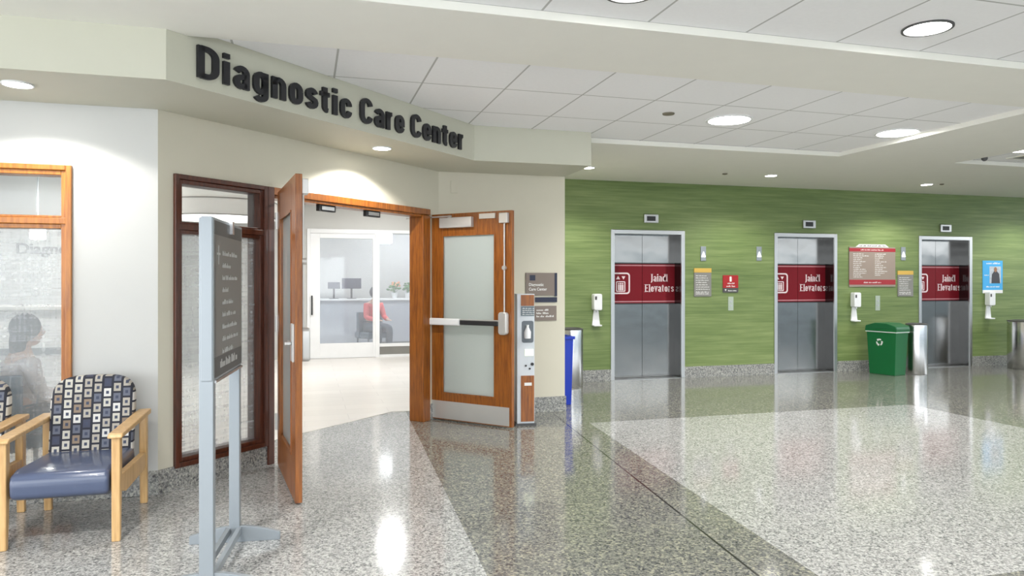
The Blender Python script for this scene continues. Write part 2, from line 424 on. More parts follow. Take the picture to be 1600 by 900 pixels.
# floor of the hall
struct(G().box(-8, 20, -9, 11.2, -.1, 0).done('floor', M['floor']), 'polished speckled terrazzo floor with light and dark fields')
m, nt, N, L, b = new_mat('pale_lobby_tile'); vec, xyz = coords(nt)
br = N.new('ShaderNodeTexBrick'); L.new(vec, br.inputs['Vector']); br.inputs['Scale'].default_value = 1.0
br.inputs['Brick Width'].default_value = .9; br.inputs['Row Height'].default_value = .3; br.inputs['Mortar Size'].default_value = .004
br.inputs['Color1'].default_value = (.72, .69, .65, 1); br.inputs['Color2'].default_value = (.66, .63, .59, 1); br.inputs['Mortar'].default_value = (.55, .53, .5, 1)
f = noise(nt, vec, 4, (1, 8, 1), 4); L.new(mix(nt, math_node(nt, 'MULTIPLY', f, .3), br.outputs[0], (.84, .82, .80)), b.inputs['Base Color'])
b.inputs['Roughness'].default_value = .3; M['lobby_floor'] = m
P0 = (Ax-.9, Ay+.15); 
lob = [(-7.9, 5.56), (Ax-.06, 5.56), (Ax-.06-.25, 6.0), (Bx-.45, By+.25+.2), (2.66, By+.4), (2.66, 17), (-7.9, 17)]
struct(G().prism(lob, -.09, .003).done('floor', M['lobby_floor']), 'pale plank tile floor of the lobby beyond the doors')
# ceilings
struct(G().box(-8, 18, -3.0, 3.85, ZT, ZT+.1).done('ceiling', M['tile_near']), 'white acoustic tile ceiling nearest the viewer')
struct(G().box(-2, 16, 4.69, 7.14, ZT, ZT+.1).done('ceiling', M['tile_far']), 'white acoustic tile ceiling before the elevators')
g = G()
g.box(-8, 16, 3.85, 4.69, ZC, ZT+.1)                 # painted band
g.box(-8, 16, 7.14, YW+.3, ZC, ZT+.1)                # strip along the elevators
g.box(6.02, 7.72, 4.69, 7.14, ZC, ZT+.1)
g.box(-8, -2, 4.69, 5.6, ZC, ZT+.1)
struct(g.done('ceiling', M['beige_ceiling']), 'smooth beige dropped ceiling bands')
soff = [(-8, 4.595), (-.771, 4.595), (1.576, 6.859), (2.790, 6.859), (2.790, YW), (2.66, YW), (2.66, By+.13), (Bx-.06, By+.13), (Ax-.06, Ay+.13), (-8, Ay+.13)]
struct(G().prism(soff, ZS, ZT-.001).done('ceiling', M['soffit']), 'angled cream soffit carrying the black letters')
struct(G().box(-8, 2.9, 5.4, 17.1, 3.02, 3.1).done('ceiling', M['wall_white']), 'white lobby ceiling')
# walls
W1 = (-3.1, -1.473, .15, 2.21)
struct(wall_mesh(G(), -8, Ax, 0, ZS, [W1], 5.408, 5.538).done('wall_left', M['wall_white']), 'white wall behind the armchairs')
g = G(); wall_mesh(g, 0, DL, 0, ZS, [(.115, .925, .15, 2.195), (.925, 3.06, -1, 2.195)], 0, .13)
struct(g.done('wall_front', M['wall_cream'], loc=(Ax, Ay, 0), rz=DRZ), 'cream diagonal wall around the double doors')
g = G().box(Bx, Cx, By, By+.13, 0, ZS).box(Cx-.13, Cx, By+.13, YW, 0, ZS)
struct(g.done('wall_right', M['wall_cream']), 'cream wall beside the open door leaf')
EL = [(4.293, 5.466), (7.046, 8.186), (9.829, 10.929)]
g = wall_mesh(G(), 2.667, 20, 0, ZC, [(a, b2, -1, 2.205) for a, b2 in EL], YW, YW+.5)
struct(g.done('wall_back', M['green']), 'green horizontally grained elevator wall')
struct(G().box(2.6, 16, YW+.5, YW+.55, 0, 3).done('wall_back', M['dark']), 'dark shaft wall behind the elevator doors')
# lobby shell and hall end walls
struct(G().box(2.66, 2.79, By+.13, 17, 0, 3.05).done('wall_side', M['wall_white']), 'white side wall of the lobby')
struct(G().box(-8.1, -8, 5.4, 17, 0, 3.05).done('wall_side', M['wall_white']), 'far left wall')
struct(G().box(-8, 2.7, 17, 17.1, 0, 3.05).done('wall_end', M['wall_white']), 'end wall of the back room')
gb = plain('painted_greyblue', (.34, .40, .44), .6)
struct(G().box(-8, 3, -9.1, -9, 0, .8).box(3, 20, -9.1, -9, 0, 2.75).box(19.9, 20, -9, YW, 0, 2.5).done('wall_behind', gb), 'unseen grey-blue hall walls around the viewer, shaped for reflections and daylight')  # out of view; heights and gaps shaped for door reflections and incoming world light
g = wall_mesh(G(), -8, 2.66, 0, 3.02, [(.045, 2.55, -1, 2.42)], 14.0, 14.12)
struct(g.done('wall_partition', M['wall_white']), 'cream wall over the lobby glass partition')
struct(G().box(-8, -1.75, 10.6, 10.72, 0, 3.02).done('wall_reception', plain('reception_paint', (.60, .62, .62), .6)), 'pale reception wall with lettering')

# baseboards (terrazzo)
BH = .165
struct(G().box(-8, Ax+.005, 5.396, 5.408, 0, BH).done('baseboard_left', M['base'], bevel=.003))
struct(G().box(-.005, .925, -.012, 0, 0, BH-.017).box(3.06, DL+.005, -.012, 0, 0, BH).box(.0, .12, -.012, 0, BH-.017, BH).done('baseboard_front', M['base'], loc=(Ax, Ay, 0), rz=DRZ))
struct(G().box(Bx, Cx+.012, By-.012, By, 0, BH).box(Cx, Cx+.012, By, YW-.012, 0, BH).done('baseboard_right', M['base']))
g = G(); xs = [Cx]+[v for e in EL for v in e]+[20]
for i in range(0, len(xs), 2): g.box(xs[i], xs[i+1], YW-.012, YW, 0, BH)
struct(g.done('baseboard_back', M['base']))

# ---------------------------------------------------------------- windows and door frame
def window(name, label, u0, u1, z0, z1, bar, mat, loc, rz, glasses):
    t = thing(name, label, None, loc, rz, kind='structure')
    g = G(); c = .062
    def frame(a, b2, c0, c1, wd, y0, y1):
        g.box(a, a+wd, y0, y1, c0, c1); g.box(b2-wd, b2, y0, y1, c0, c1)
        g.box(a+wd, b2-wd, y0, y1, c1-wd, c1); g.box(a+wd, b2-wd, y0, y1, c0, c0+wd)
    frame(u0, u1, z0, z1, .034, -.026, .15)
    frame(u0+.034, u1-.034, z0+.034, z1-.034, .030, -.008, .14)
    g.box(u0+.034, u1-.034, -.020, .145, bar-.012, bar+.03)
    g.box(u0+.064, u1-.064, -.006, .14, bar-.04, bar-.012); g.box(u0+.064, u1-.064, -.006, .14, bar+.03, bar+.045)
    g.done('window_frame', mat, t, bevel=.004)
    G().box(u0+.06, u1-.06, .06, .068, z0+.06, bar-.03).done('pane', glasses[0], t)
    G().box(u0+.06, u1-.06, .06, .068, bar+.04, z1-.06).done('pane', glasses[1], t)
    return t
window('window_1', 'honey wood framed interior window behind the armchairs', -3.1, -1.473, .15, 2.21, 1.835, M['cherry_light'], (0, 5.408, 0), 0, (M['glass_clear'], M['glass_top']))
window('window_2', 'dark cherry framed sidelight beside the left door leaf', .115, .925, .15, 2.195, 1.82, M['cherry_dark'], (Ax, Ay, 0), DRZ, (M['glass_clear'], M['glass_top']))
fr = thing('door_1', 'cherry frame of the open double doorway', None, (Ax, Ay, 0), DRZ, kind='structure')
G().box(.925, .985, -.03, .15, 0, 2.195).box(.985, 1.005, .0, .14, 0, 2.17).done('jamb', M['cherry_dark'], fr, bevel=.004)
G().box(2.93, 3.0, -.026, .15, 0, 2.13).box(3.0, 3.06, -.022, .15, 0, 2.13).done('jamb', M['cherry'], fr, bevel=.004)
G().box(.985, 3.06, -.026, .15, 2.135, 2.195).box(1.005, 2.95, -.010, .14, 2.11, 2.135).done('header', M['cherry'], fr, bevel=.004)
# magnetic holders and closer arm under the header
for k, s0 in enumerate((1.62, 2.22)):
    t = thing('door_holder', ('black magnetic door holder under the header, nearer the left leaf', 'black magnetic door holder under the header, nearer the right leaf')[k], 'door hardware', (Ax+dx*s0, Ay+dy*s0, 2.11), DRZ)
    G().box(-.10, .10, .02, .06, -.055, 0).done('housing', M['dark'], t, bevel=.003)
    G().box(-.075, .075, .012, .02, -.043, -.012).done('face_plate', M['steel_light'], t)

# ---------------------------------------------------------------- door leaves
def leaf(name, label, loc, rz, Lw, side, mat):
    t = thing(name, label, None, loc, rz, kind='structure')
    T = .045; z0, z1 = .012, 2.145
    gx0, gx1, gz0, gz1 = .205*Lw/1.05, .855*Lw/1.05, .285, 1.925
    g = wall_mesh(G(), 0, Lw, z0, z1, [(gx0, gx1, gz0, gz1)], 0, T)
    g.done('door_panel', mat, t, bevel=.003)
    g = G()
    for ya, yb in ((-.006, .004), (T-.004, T+.006)):
        g.box(gx0-.004, gx0+.012, ya, yb, gz0, gz1).box(gx1-.012, gx1+.004, ya, yb, gz0, gz1)
        g.box(gx0+.012, gx1-.012, ya, yb, gz1-.012, gz1+.004).box(gx0+.012, gx1-.012, ya, yb, gz0-.004, gz0+.012)
    g.done('glazing_bead', mat, t)
    G().box(gx0, gx1, T/2-.003, T/2+.003, gz0, gz1).done('glass_pane', M['glass_leaf'], t)
    f0 = 0 if side < 0 else T
    def Y(a, b2): return (f0-b2, f0-a) if side < 0 else (f0+a, f0+b2)
    def B(g, a, b2, ya, yb, c0, c1): lo, hi = Y(ya, yb); return g.box(a, b2, lo, hi, c0, c1)
    B(G(), .015, Lw-.03, .0, .002, .022, .205).done('kick_plate', M['satin'], t)
    B(G(), .20, .60, 0, .055, 1.995, 2.10).done('door_closer', M['satin'], t, bevel=.006)
    g = G(); B(g, -.25, .32, .03, .04, 2.108, 2.122); B(g, .30, .335, .012, .04, 2.098, 2.124); g.done('closer_arm', M['satin'], t)
    B(G(), .67, .86, 0, .012, 2.075, 2.125).done('name_plate', M['satin'], t)
    ym = (Y(0, .03)[0]+Y(0, .03)[1])/2
    B(G(), .925*Lw/1.05, 1.02*Lw/1.05, 0, .045, 2.02, 2.12).done('top_latch', M['satin'], t, bevel=.005)
    rx = .972*Lw/1.05
    G().cyl((rx, ym, 1.12), (rx, ym, 2.03), .008, n=10).done('vertical_rod', M['satin'], t, smooth=True)
    G().cyl((rx, Y(0, .001)[0], 1.58), (rx, Y(.03, .035)[1], 1.58), .022, n=14).done('rod_guide', M['satin'], t, smooth=True)
    g = G(); lo, hi = Y(0, .055)
    g.prism(rrect(rx-.05, rx+.045, .92, 1.145, .03), lo, hi, 'y'); g.done('latch_case', M['satin'], t, bevel=.008, smooth=True)
    B(G(), .04, .46, .01, .07, .995, 1.065).done('exit_bar', M['white_plastic'], t, bevel=.012)
    eb = B(G(), .46, rx-.05, .015, .06, 1.005, 1.055).done('push_bar', M['dark'], t, bevel=.01)
    B(G(), .46, rx-.05, .012, .055, 1.05, 1.062).done('bar_cap', M['satin'], eb)
    for z in (.28, 1.05, 1.86):
        G().cyl((-.014, -.006, z), (-.014, -.006, z+.13), .011, n=10).box(-.022, .002, -.004, .03, z, z+.13).done('hinge', M['satin'], t, smooth=True)
    # outside trim: curved pull plate with lever on the other face
    o0 = T if side < 0 else 0; s2 = -side
    def Y2(a, b2): return (o0+a*1, o0+b2) if side < 0 else (o0-b2, o0-a)
    lo, hi = Y2(0, .012); G().box(rx-.06, rx+.04, lo, hi, .92, 1.17).done('pull_plate', M['satin'], t, bevel=.003)
    lo, hi = Y2(.012, .055); G().box(rx-.02, rx, lo, hi, 1.03, 1.05).box(rx-.13, rx, hi-.014, hi, 1.03, 1.05).done('lever_handle', M['satin'], t, bevel=.004)
    return t
leaf('door_2', 'cherry door leaf with frosted glass and push bar, standing open to the right', (1.24, 7.62, 0), -.826, 1.05, -1, M['cherry'])
leaf('door_3', 'cherry door leaf opened toward the viewer, seen nearly edge on', (-.205, 6.00, 0), math.atan2(-1.09, .145), 1.11, 1, M['cherry'])

# ---------------------------------------------------------------- black letters on the fascia
FO = (-.771, 4.595)
t = thing('wall_sign', 'large black raised letters reading Diagnostic Care Center on the angled soffit', 'sign', (FO[0], FO[1], 0), DRZ)
words_ = [('Diagnostic', .195, 1.53), ('Care', 1.63, 2.17), ('Center', 2.26, 3.06)]
def letter_row(txt, x0, x1, z, size, mat, parent, bold, ext, y, name='letter'):
    adv = []; probe = lambda s: text('probe', s, size, mat, None, align='LEFT', ext=0)
    xs_ = []
    for i in range(len(txt)):
        o = probe(txt[:i+1]); xr = max(v.co.x for v in o.data.vertices); me = o.data
        bpy.data.objects.remove(o); bpy.data.meshes.remove(me)
        o = probe(txt[i]); a = min(v.co.x for v in o.data.vertices); b2 = max(v.co.x for v in o.data.vertices); me = o.data
        bpy.data.objects.remove(o); bpy.data.meshes.remove(me)
        xs_.append((xr-(b2-a), xr, a))
    tot0, tot1 = xs_[0][0], xs_[-1][1]; k = (x1-x0)/(tot1-tot0)
    for ch, (a, b2, off) in zip(txt, xs_):
        text(name, ch, size, mat, parent, (x0+(a-tot0-off)*k, y, z), ext, k, bold, 'LEFT')
for txt, a, b2 in words_: draw_word(txt, a, b2, 2.678, .194, .046, .032, -.022, -.002, M['black'], t, True)

# ---------------------------------------------------------------- elevators
def elevator(x0, x1, label):
    xc = (x0+x1)/2; w2 = (x1-x0)/2
    t = thing('elevator', label, 'elevator', (xc, YW, 0))
    f = .045; g = G(); yb = .20
    g.box(-w2-.012, -w2+f, -.014, .012, 0, 2.20).box(w2-f, w2+.012, -.014, .012, 0, 2.20).box(-w2+f, w2-f, -.014, .012, 2.14, 2.20)
    g.done('door_frame', M['steel_light'], t, bevel=.003)
    for a_, b_ in ((-w2, -w2+f), (w2-f, w2)): G().box(a_, b_, .012, yb, 0, 2.20).done('reveal', M['steel_shaded'], t)
    G().box(-w2+f, w2-f, .012, yb, 2.14, 2.20).done('head_reveal', M['steel_shaded'], t)
    G().box(-w2+f, w2-f, .0, yb+.1, -.01, .004).done('sill', M['steel_light'], t)
    for k, (a, b2) in enumerate(((-w2+f-.02, -.0025-.0), (.0025, w2-f+.02))):
        g = G().box(a, b2, yb, yb+.035, .008, 2.16); d = g.done('door_panel', M['steel'], t)
        G().box(a, b2, yb-.0015, yb, 1.115, 1.715).done('film_band', M['red_band'], d)
        for c0, c1 in ((1.705, 1.725), (1.10, 1.118)): G().box(a, b2, yb-.002, yb-.0005, c0, c1).done('band_edge', M['dark'], d)
        for c0, c1 in ((1.675, 1.69), (1.135, 1.15)): G().box(a, b2, yb-.0025, yb-.0015, c0, c1).done('band_line', M['rose'], d)
        if k == 0:
            ix = -w2+f+.04
            g = G().ring(rrect(ix, ix+.30, 1.255, 1.575, .05), rrect(ix+.022, ix+.278, 1.277, 1.553, .032), yb-.004, yb-.002)
            g.ring(rrect(ix+.075, ix+.225, 1.29, 1.445, .015), rrect(ix+.09, ix+.21, 1.303, 1.432, .008), yb-.004, yb-.002)
            g.prism([(ix+.075, 1.475), (ix+.14, 1.475), (ix+.1075, 1.525)], yb-.004, yb-.002, 'y')
            g.prism([(ix+.165, 1.52), (ix+.225, 1.52), (ix+.195, 1.472)], yb-.004, yb-.002, 'y')
            for px in (.118, .15, .182):
                g.box(ix+px-.012, ix+px+.012, yb-.004, yb-.002, 1.31, 1.395)
                g.prism([(ix+px+.012*math.cos(q*PI/4), 1.41+.012*math.sin(q*PI/4)) for q in range(8)], yb-.004, yb-.002, 'y')
            g.done('elevator_symbol', M['ink_pink'], d)
        else:
            draw_word('Jaindl', .13, .42, 1.44, .115, .017, .010, yb-.005, yb-.002, M['ink_pink'], d, serif=True, name='lettering')
            draw_word('Elevators', .045, .525, 1.285, .115, .017, .010, yb-.005, yb-.002, M['ink_pink'], d, serif=True, name='lettering')
    return t
M['rose'] = plain('rose_line', (.50, .22, .25), .4)
M['ink_pink'] = plain('pale_print', (.80, .66, .68), .4)
elevator(*EL[0], 'steel elevator doors with crimson band, nearest the cream corner')
elevator(*EL[1], 'steel elevator doors with crimson band, left of the green recycling bin')
elevator(*EL[2], 'steel elevator doors with crimson band, beside the small blue poster')
inds = ['black floor display above the elevator nearest the cream wall', 'black floor display above the elevator left of the directory board', 'black floor display above the elevator near the blue poster']
for (x, z), lab in zip(((4.92, 2.37), (7.665, 2.345), (10.365, 2.335)), inds):
    t = thing('floor_display', lab, 'display', (x, YW, z), group='floor displays over the elevators')
    G().box(-.115, .115, -.03, 0, -.065, .065).done('housing', M['steel_light'], t, bevel=.008)
    G().box(-.075, .065, -.032, -.03, -.035, .035).done('screen', M['dark'], t)
M['lantern'] = emitter('lantern_white', (1, 1, 1), 2.2)
for (x, z), lab in zip(((5.79, 1.862), (6.76, 1.872), (9.50, 1.90)), ('small steel hall lantern above the amber-topped notice by the first elevator', 'small steel hall lantern above right of the red square sign', 'small steel hall lantern right of the directory board')):
    t = thing('hall_lantern', lab, 'indicator light', (x, YW, z), group='hall lanterns')
    G().box(-.045, .045, -.012, 0, -.11, .11).done('back_plate', M['alu'], t, bevel=.003)
    G().prism([(-.032, -.05), (.032, -.05), (0, .03)], -.022, -.012, 'y').done('up_arrow', M['lantern'], t)
for (x0, x1, z0, z1), lab in zip(((5.633, 5.925, 1.215, 1.643), (9.386, 9.70, 1.196, 1.619)), ('grey notice with amber header between first two elevators', 'grey notice with amber header right of the directory board')):
    t = thing('notice', lab, 'sign', (x0, YW, z0), group='grey amber-headed notices')
    wd, h = x1-x0, z1-z0
    G().box(0, wd, -.012, 0, 0, h-.065).done('panel', M['grey_sign'], t, bevel=.002)
    G().box(0, wd, -.014, 0, h-.065, h).done('header_strip', M['gold'], t)
    g = G(); r = random.Random(3)
    for k in range(7): scribble(g, .03, h-.12-k*.034, wd*(.55+.3*r.random()), .014, -.012, r)
    for k in range(2): scribble(g, .03, .06-k*.026, wd*.75, .018, -.012, r)
    g.done('printed_text', M['ink_white'], t)
t = thing('safety_sign', 'small square red sign with black lower strip', 'sign', (6.125, YW, 1.274))
G().prism(rrect(0, .267, .065, .264, .012), -.01, 0, 'y').done('panel', M['red'], t)
G().prism(rrect(0, .267, 0, .07, .012), -.011, 0, 'y').done('lower_strip', M['dgrey_sign'], t)
g = G().prism(rrect(.115, .15, .165, .245, .012), -.0115, -.01, 'y'); r = random.Random(5)
scribble(g, .08, .13, .12, .022, -.0105, r); scribble(g, .06, .085, .16, .026, -.0105, r); scribble(g, .09, .02, .14, .02, -.0115, r)
g.prism([(.03, .05), (.06, .05), (.045, .02)], -.0125, -.011, 'y'); g.done('symbol', M['ink_white'], t)
for (x, z0, z1), lab in (((6.265, 1.0, 1.21), 'small steel call button plate below the red square sign'), ((8.99, .97, 1.211), 'small steel call button plate above the green recycling bin')):
    t = thing('call_station', lab, 'button', (x, YW, z0), group='elevator call stations')
    h = z1-z0
    G().box(-.045, .045, -.006, 0, 0, h).done('plate', plain('pale_steel_plate', (.45, .50, .40), .3, .6), t)
    G().cyl((0, -.006, h*.65), (0, -.012, h*.65), .017, n=14).done('button', M['steel_light'], t)
    G().cyl((0, -.006, h*.35), (0, -.012, h*.35), .017, n=14).done('button', M['steel_light'], t)
# directory board
t = thing('directory_board', 'large taupe directory board with dark red bars and two text columns', 'sign', (8.426, YW, 1.356))
wd, h = .908, .645
G().box(0, wd, -.014, 0, 0, h).done('panel', plain('taupe_panel', (.30, .24, .20), .5), t, bevel=.002)
G().prism([(.13, h), (wd-.13, h), (wd-.2, h+.045), (.2, h+.045)], -.012, 0, 'y').done('crest_strip', M['ink_white'], t)
G().box(0, wd, -.016, -.014, h-.075, h-.02).done('red_bar', M['ink_red'], t); G().box(0, wd, -.016, -.014, .035, .115).done('red_bar', M['ink_red'], t)
g = G(); r = random.Random(11)
for k in range(13): scribble(g, .08, h-.12-k*.031, .1+.22*r.random(), .015, -.014, r)
for k in range(12): scribble(g, .50, h-.12-k*.031, .09+.16*r.random(), .015, -.014, r)
scribble(g, .28, .06, .34, .024, -.016, r); scribble(g, .22, h-.055, .46, .018, -.016, r)
g.done('printed_text', M['ink_white'], t)
g = G(); scribble(g, .2, h+.008, .52, .026, -.012, r); g.done('crest_text', M['dgrey_sign'], t)
# blue poster
t = thing('poster', 'blue poster with a photo of a person in dark clothes', 'poster', (11.173, YW, 1.24))
G().box(0, .44, -.006, 0, 0, .56).done('sheet', M['poster_blue'], t)
G().box(0, .44, -.007, -.006, 0, .055).done('lower_margin', M['ink_white'], t)
G().box(.15, .40, -.007, -.006, .17, .46).done('photo', plain('poster_photo', (.45, .50, .55), .5, var=.4, scale=18), t)
g = G().prism([(.19, .17), (.38, .17), (.36, .33), (.31, .38), (.25, .38), (.2, .32)], -.008, -.007, 'y'); g.done('photo_figure', M['hair'], t)
G().prism([(.28+.035*math.cos(q*PI/6), .405+.045*math.sin(q*PI/6)) for q in range(12)], -.0085, -.007, 'y').done('photo_face', plain('photo_brown', (.30, .15, .08), .5), t)
g = G(); r = random.Random(2)
scribble(g, .08, .50, .30, .03, -.006, r); scribble(g, .08, .10, .30, .024, -.006, r); scribble(g, .04, .30, .09, .02, -.006, r); g.done('printed_text', M['ink_white'], t)

# wall sanitizer dispensers
def dispenser(x, lab):
    t = thing('soap_dispenser', lab, 'hand sanitizer dispenser', (x, YW, 0), group='white sanitizer dispensers on the green wall')
    G().prism(rrect(-.065, .065, 1.03, 1.265, .025), -.10, 0, 'y').done('housing', M['white_plastic'], t, bevel=.01, smooth=True)
    G().cyl((0, -.06, 1.005), (0, -.06, 1.03), .014, n=12).done('nozzle', M['white_plastic'], t)
    g = G().prism([(-.035, 1.03), (.035, 1.03), (.06, .81), (-.06, .81)], -.02, 0, 'y'); g.done('back_plate', M['white_plastic'], t)
    G().prism(rrect(-.065, .065, -.10, 0, .02), .80, .82, 'z').done('drip_tray', M['white_plastic'], t, bevel=.004)
    G().box(-.05, -.02, -.102, -.10, 1.18, 1.23).done('sensor_window', M['dgrey_sign'], t)
dispenser(4.045, 'white sanitizer dispenser left of the elevator nearest the cream corner')
dispenser(8.52, 'white sanitizer dispenser above the green recycling bin')
dispenser(11.285, 'white sanitizer dispenser under the blue poster')

# ---------------------------------------------------------------- signs on the cream wall
t = thing('room_sign', 'taupe room sign reading Diagnostic Care Center with navy edges', 'sign', (2.337, By, 1.215))
G().box(0, .335, -.012, 0, .075, .325).done('panel', M['brown_sign'], t, bevel=.002)
G().box(.335, .365, -.013, 0, .065, .325).done('navy_edge', M['navy'], t); G().box(.11, .365, -.013, 0, 0, .055).done('navy_strip', M['navy'], t)
G().box(.045, .11, -.0135, -.012, .24, .30).done('symbol', M['navy'], t)
text('lettering', 'Diagnostic', .045, M['ink_white'], t, (.035, -.0125, .18), .0006, .9, .0006, 'LEFT')
text('lettering', 'Care Center', .045, M['ink_white'], t, (.035, -.0125, .13), .0006, .9, .0006, 'LEFT')
t = thing('room_sign', 'small taupe sign below the navy-edged room sign', 'sign', (2.441, By, 1.01))
G().box(0, .255, -.012, 0, 0, .165).done('panel', M['brown_sign'], t, bevel=.002)
g = G(); r = random.Random(8)
for k in range(3): scribble(g, .02, .11-k*.035, .12+.08*r.random(), .02, -.012, r)
g.done('printed_text', M['ink_white'], t)
tag(G().box(1.50, 1.58, By-.008, By, 2.39, 2.52).done('access_plate', M['wall_cream'], bevel=.004), 'tiny cream cover plate high on the cream wall', 'cover plate')

# ---------------------------------------------------------------- hygiene station beside the right leaf
t = thing('hygiene_station', 'tall narrow hand hygiene station with wood panels beside the right door leaf', 'hand hygiene station', (2.045, 6.99, 0), -.1)
G().box(0, .18, .0, .15, .02, 1.32).done('cabinet', plain('pale_cabinet', (.62, .66, .70), .4), t, bevel=.004)
G().box(.04, .175, -.006, 0, .04, .50).done('lower_panel', M['cherry'], t)
G().box(.04, .175, -.006, 0, 1.20, 1.31).done('upper_panel', M['cherry'], t)
G().box(-.015, .195, -.02, .17, 0, .02).done('base_plate', M['dgrey_sign'], t)
p = G().box(.04, .175, -.006, 0, 1.10, 1.195).done('text_panel', plain('slate_label', (.13, .17, .20), .5), t)
g = G(); r = random.Random(4)
for k in range(4): scribble(g, .055, 1.17-k*.02, .12, .011, -.006, r)
g.done('printed_text', M['ink_white'], p)
n_ = G().prism(rrect(.05, .168, .83, 1.05, .02), -.004, .001, 'y').done('dispenser_niche', plain('niche_grey', (.12, .14, .16), .4), t)
G().lathe([(.012, .87), (.034, .875), (.036, .94), (.014, .985), (.014, 1.01)], .105, -.012, 16).done('sanitizer_bottle', M['white_plastic'], n_, smooth=True)
G().box(.08, .165, -.006, 0, .70, .765).done('display_screen', emitter('pale_screen', (.85, .95, .5), .5), t)
g = G().cyl((.155, 0, .615), (.155, -.012, .615), .016, n=12).cyl((.09, 0, .60), (.09, -.008, .60), .010, n=12).cyl((.13, 0, .57), (.13, -.008, .57), .010, n=12)
g.done('button', M['dark'], t)
G().box(.075, .15, -.008, -.006, .40, .43).done('label_plate', M['ink_white'], t)

# ---------------------------------------------------------------- bins
def trash_cyl(x, y, r, h, lab):
    t = thing('trash_can', lab, 'trash can', (x, y, 0))
    G().lathe([(r*.97, 0), (r, .015), (r, h-.02), (r*.99, h-.01)], n=48).done('body', brushed('bin_steel', (.72, .72, .73), .22, bump=0), t, smooth=True)
    G().lathe([(r*.99, h-.015), (r*1.01, h-.01), (r*1.01, h), (r*.8, h+.012), (r*.78, h+.005), (r*.75, h-.0)], n=48).done('lid', M['dgrey_sign'], t, smooth=True)
    return t
trash_cyl(3.50, 9.32, .16, .80, 'cylindrical steel trash can behind the blue bin')
trash_cyl(9.20, 9.20, .155, .78, 'cylindrical steel trash can right of the green recycling bin')
trash_cyl(11.55, 9.25, .30, .79, 'wide steel trash can farthest right along the green wall')
def slim_bin(loc, rz, lab, cat, mat, lidmat, w0, d0, h, lid=True):
    t = thing('recycling_bin', lab, cat, loc, rz)
    g = G(); bm = g.bm; k = .86
    for s in (0, 1):
        pass
    def ringv(sx, sy, z): return [bm.verts.new((a*sx/2, b2*sy/2, z)) for a, b2 in ((-1, -1), (1, -1), (1, 1), (-1, 1))]
    R = [ringv(w0*k, d0*k, 0), ringv(w0, d0, h), ringv(w0-.02, d0-.02, h), ringv(w0*k-.02, d0*k-.02, .02)]
    for a, b2 in zip(R, R[1:]):
        for i in range(4): bm.faces.new((a[i], a[(i+1) % 4], b2[(i+1) % 4], b2[i]))
    bm.faces.new(R[0][::-1]); bm.faces.new(R[-1]); bmesh.ops.recalc_face_normals(bm, faces=bm.faces)
    g.done('body', mat, t, bevel=.012)
    g = G().ring([(-w0/2-.015, -d0/2-.015), (w0/2+.015, -d0/2-.015), (w0/2+.015, d0/2+.015), (-w0/2-.015, d0/2+.015)],
                 [(-w0/2+.005, -d0/2+.005), (w0/2-.005, -d0/2+.005), (w0/2-.005, d0/2-.005), (-w0/2+.005, d0/2-.005)], h-.03, h+.004, 'z')
    g.done('rim', mat, t, bevel=.003)
    return t
BRZ = -1.36
t = slim_bin((8.735, 9.30, 0), BRZ, 'green recycling bin with white arrows symbol and peaked lid', 'recycling bin', M['bin_green'], None, .50, .30, .70)
g = G().prism([(-.27, .70), (.27, .70), (.26, .755), (.10, .80), (-.10, .80), (-.26, .755)], -.165, .165, 'y'); g.done('lid', M['bin_green_lid'], t, bevel=.012)
g = G().ring([(-.262, -.162), (.262, -.162), (.262, .162), (-.262, .162)], [(-.24, -.14), (.24, -.14), (.24, .14), (-.24, .14)], .655, .70, 'z')
g.done('bag_liner', M['bag'], t, bevel=.004)
g = G()                                          # chasing arrows
tilt = Matrix.Rotation(-math.atan2(.15*.14, .70), 4, 'X')
for k in range(3):
    a = k*2*PI/3+PI/2
    for q in range(-2, 2):
        a0, a1 = a+q*.32, a+(q+1)*.32-.02
        pts = [(.055*math.cos(a0), .055*math.sin(a0)), (.055*math.cos(a1), .055*math.sin(a1)), (.033*math.cos(a1), .033*math.sin(a1)), (.033*math.cos(a0), .033*math.sin(a0))]
        g.prism(pts, -.0015, .0015, 'y')
    a2 = a+.62; g.prism([(.066*math.cos(a2), .066*math.sin(a2)), (.022*math.cos(a2), .022*math.sin(a2)), (.046*math.cos(a2+.42), .046*math.sin(a2+.42))], -.0015, .0015, 'y')
o = g.done('recycling_symbol', M['ink_white'], t); o.location = (-.03, -.1455, .50); o.rotation_euler = (.03, 0, 0)
t = slim_bin((2.925, 8.22, 0), 1.57, 'blue recycling bin half hidden behind the cream wall corner', 'recycling bin', M['bin_blue'], None, .50, .19, .80)

# ---------------------------------------------------------------- free-standing sign
t = thing('sign_stand', 'silver floor stand holding a tall grey directory sign before the window', 'sign stand', (-.437, 3.655, 0), -.10)
G().box(-.032, .032, -.025, .025, .03, 1.745).done('post', M['alu'], t, bevel=.004)
G().box(-.030, .026, .64, .69, .03, 1.745).done('post', M['alu'], t, bevel=.004)
for y in (0, .665):
    g = G(); pts = [(-.24, 0)]+[(-.24+.48*i/12, .045+.045*math.sin(PI*i/12)) for i in range(13)]+[(.24, 0)]
    g.prism(pts, y-.014, y+.014, 'y'); g.done('foot', M['alu'], t, bevel=.002)
G().box(-.045, -.022, .02, .655, .05, .085).done('rail', M['alu'], t); G().box(.012, .035, .02, .655, .05, .085).done('rail', M['alu'], t)
pn = G().box(-.022, .028, -.03, .70, .985, 1.75).done('sign_panel', M['alu'], t, bevel=.003)
X = .028
G().box(X, X+.004, .0, .66, 1.07, 1.735).done('face', plain('warm_grey_face', (.17, .16, .15), .5), pn)
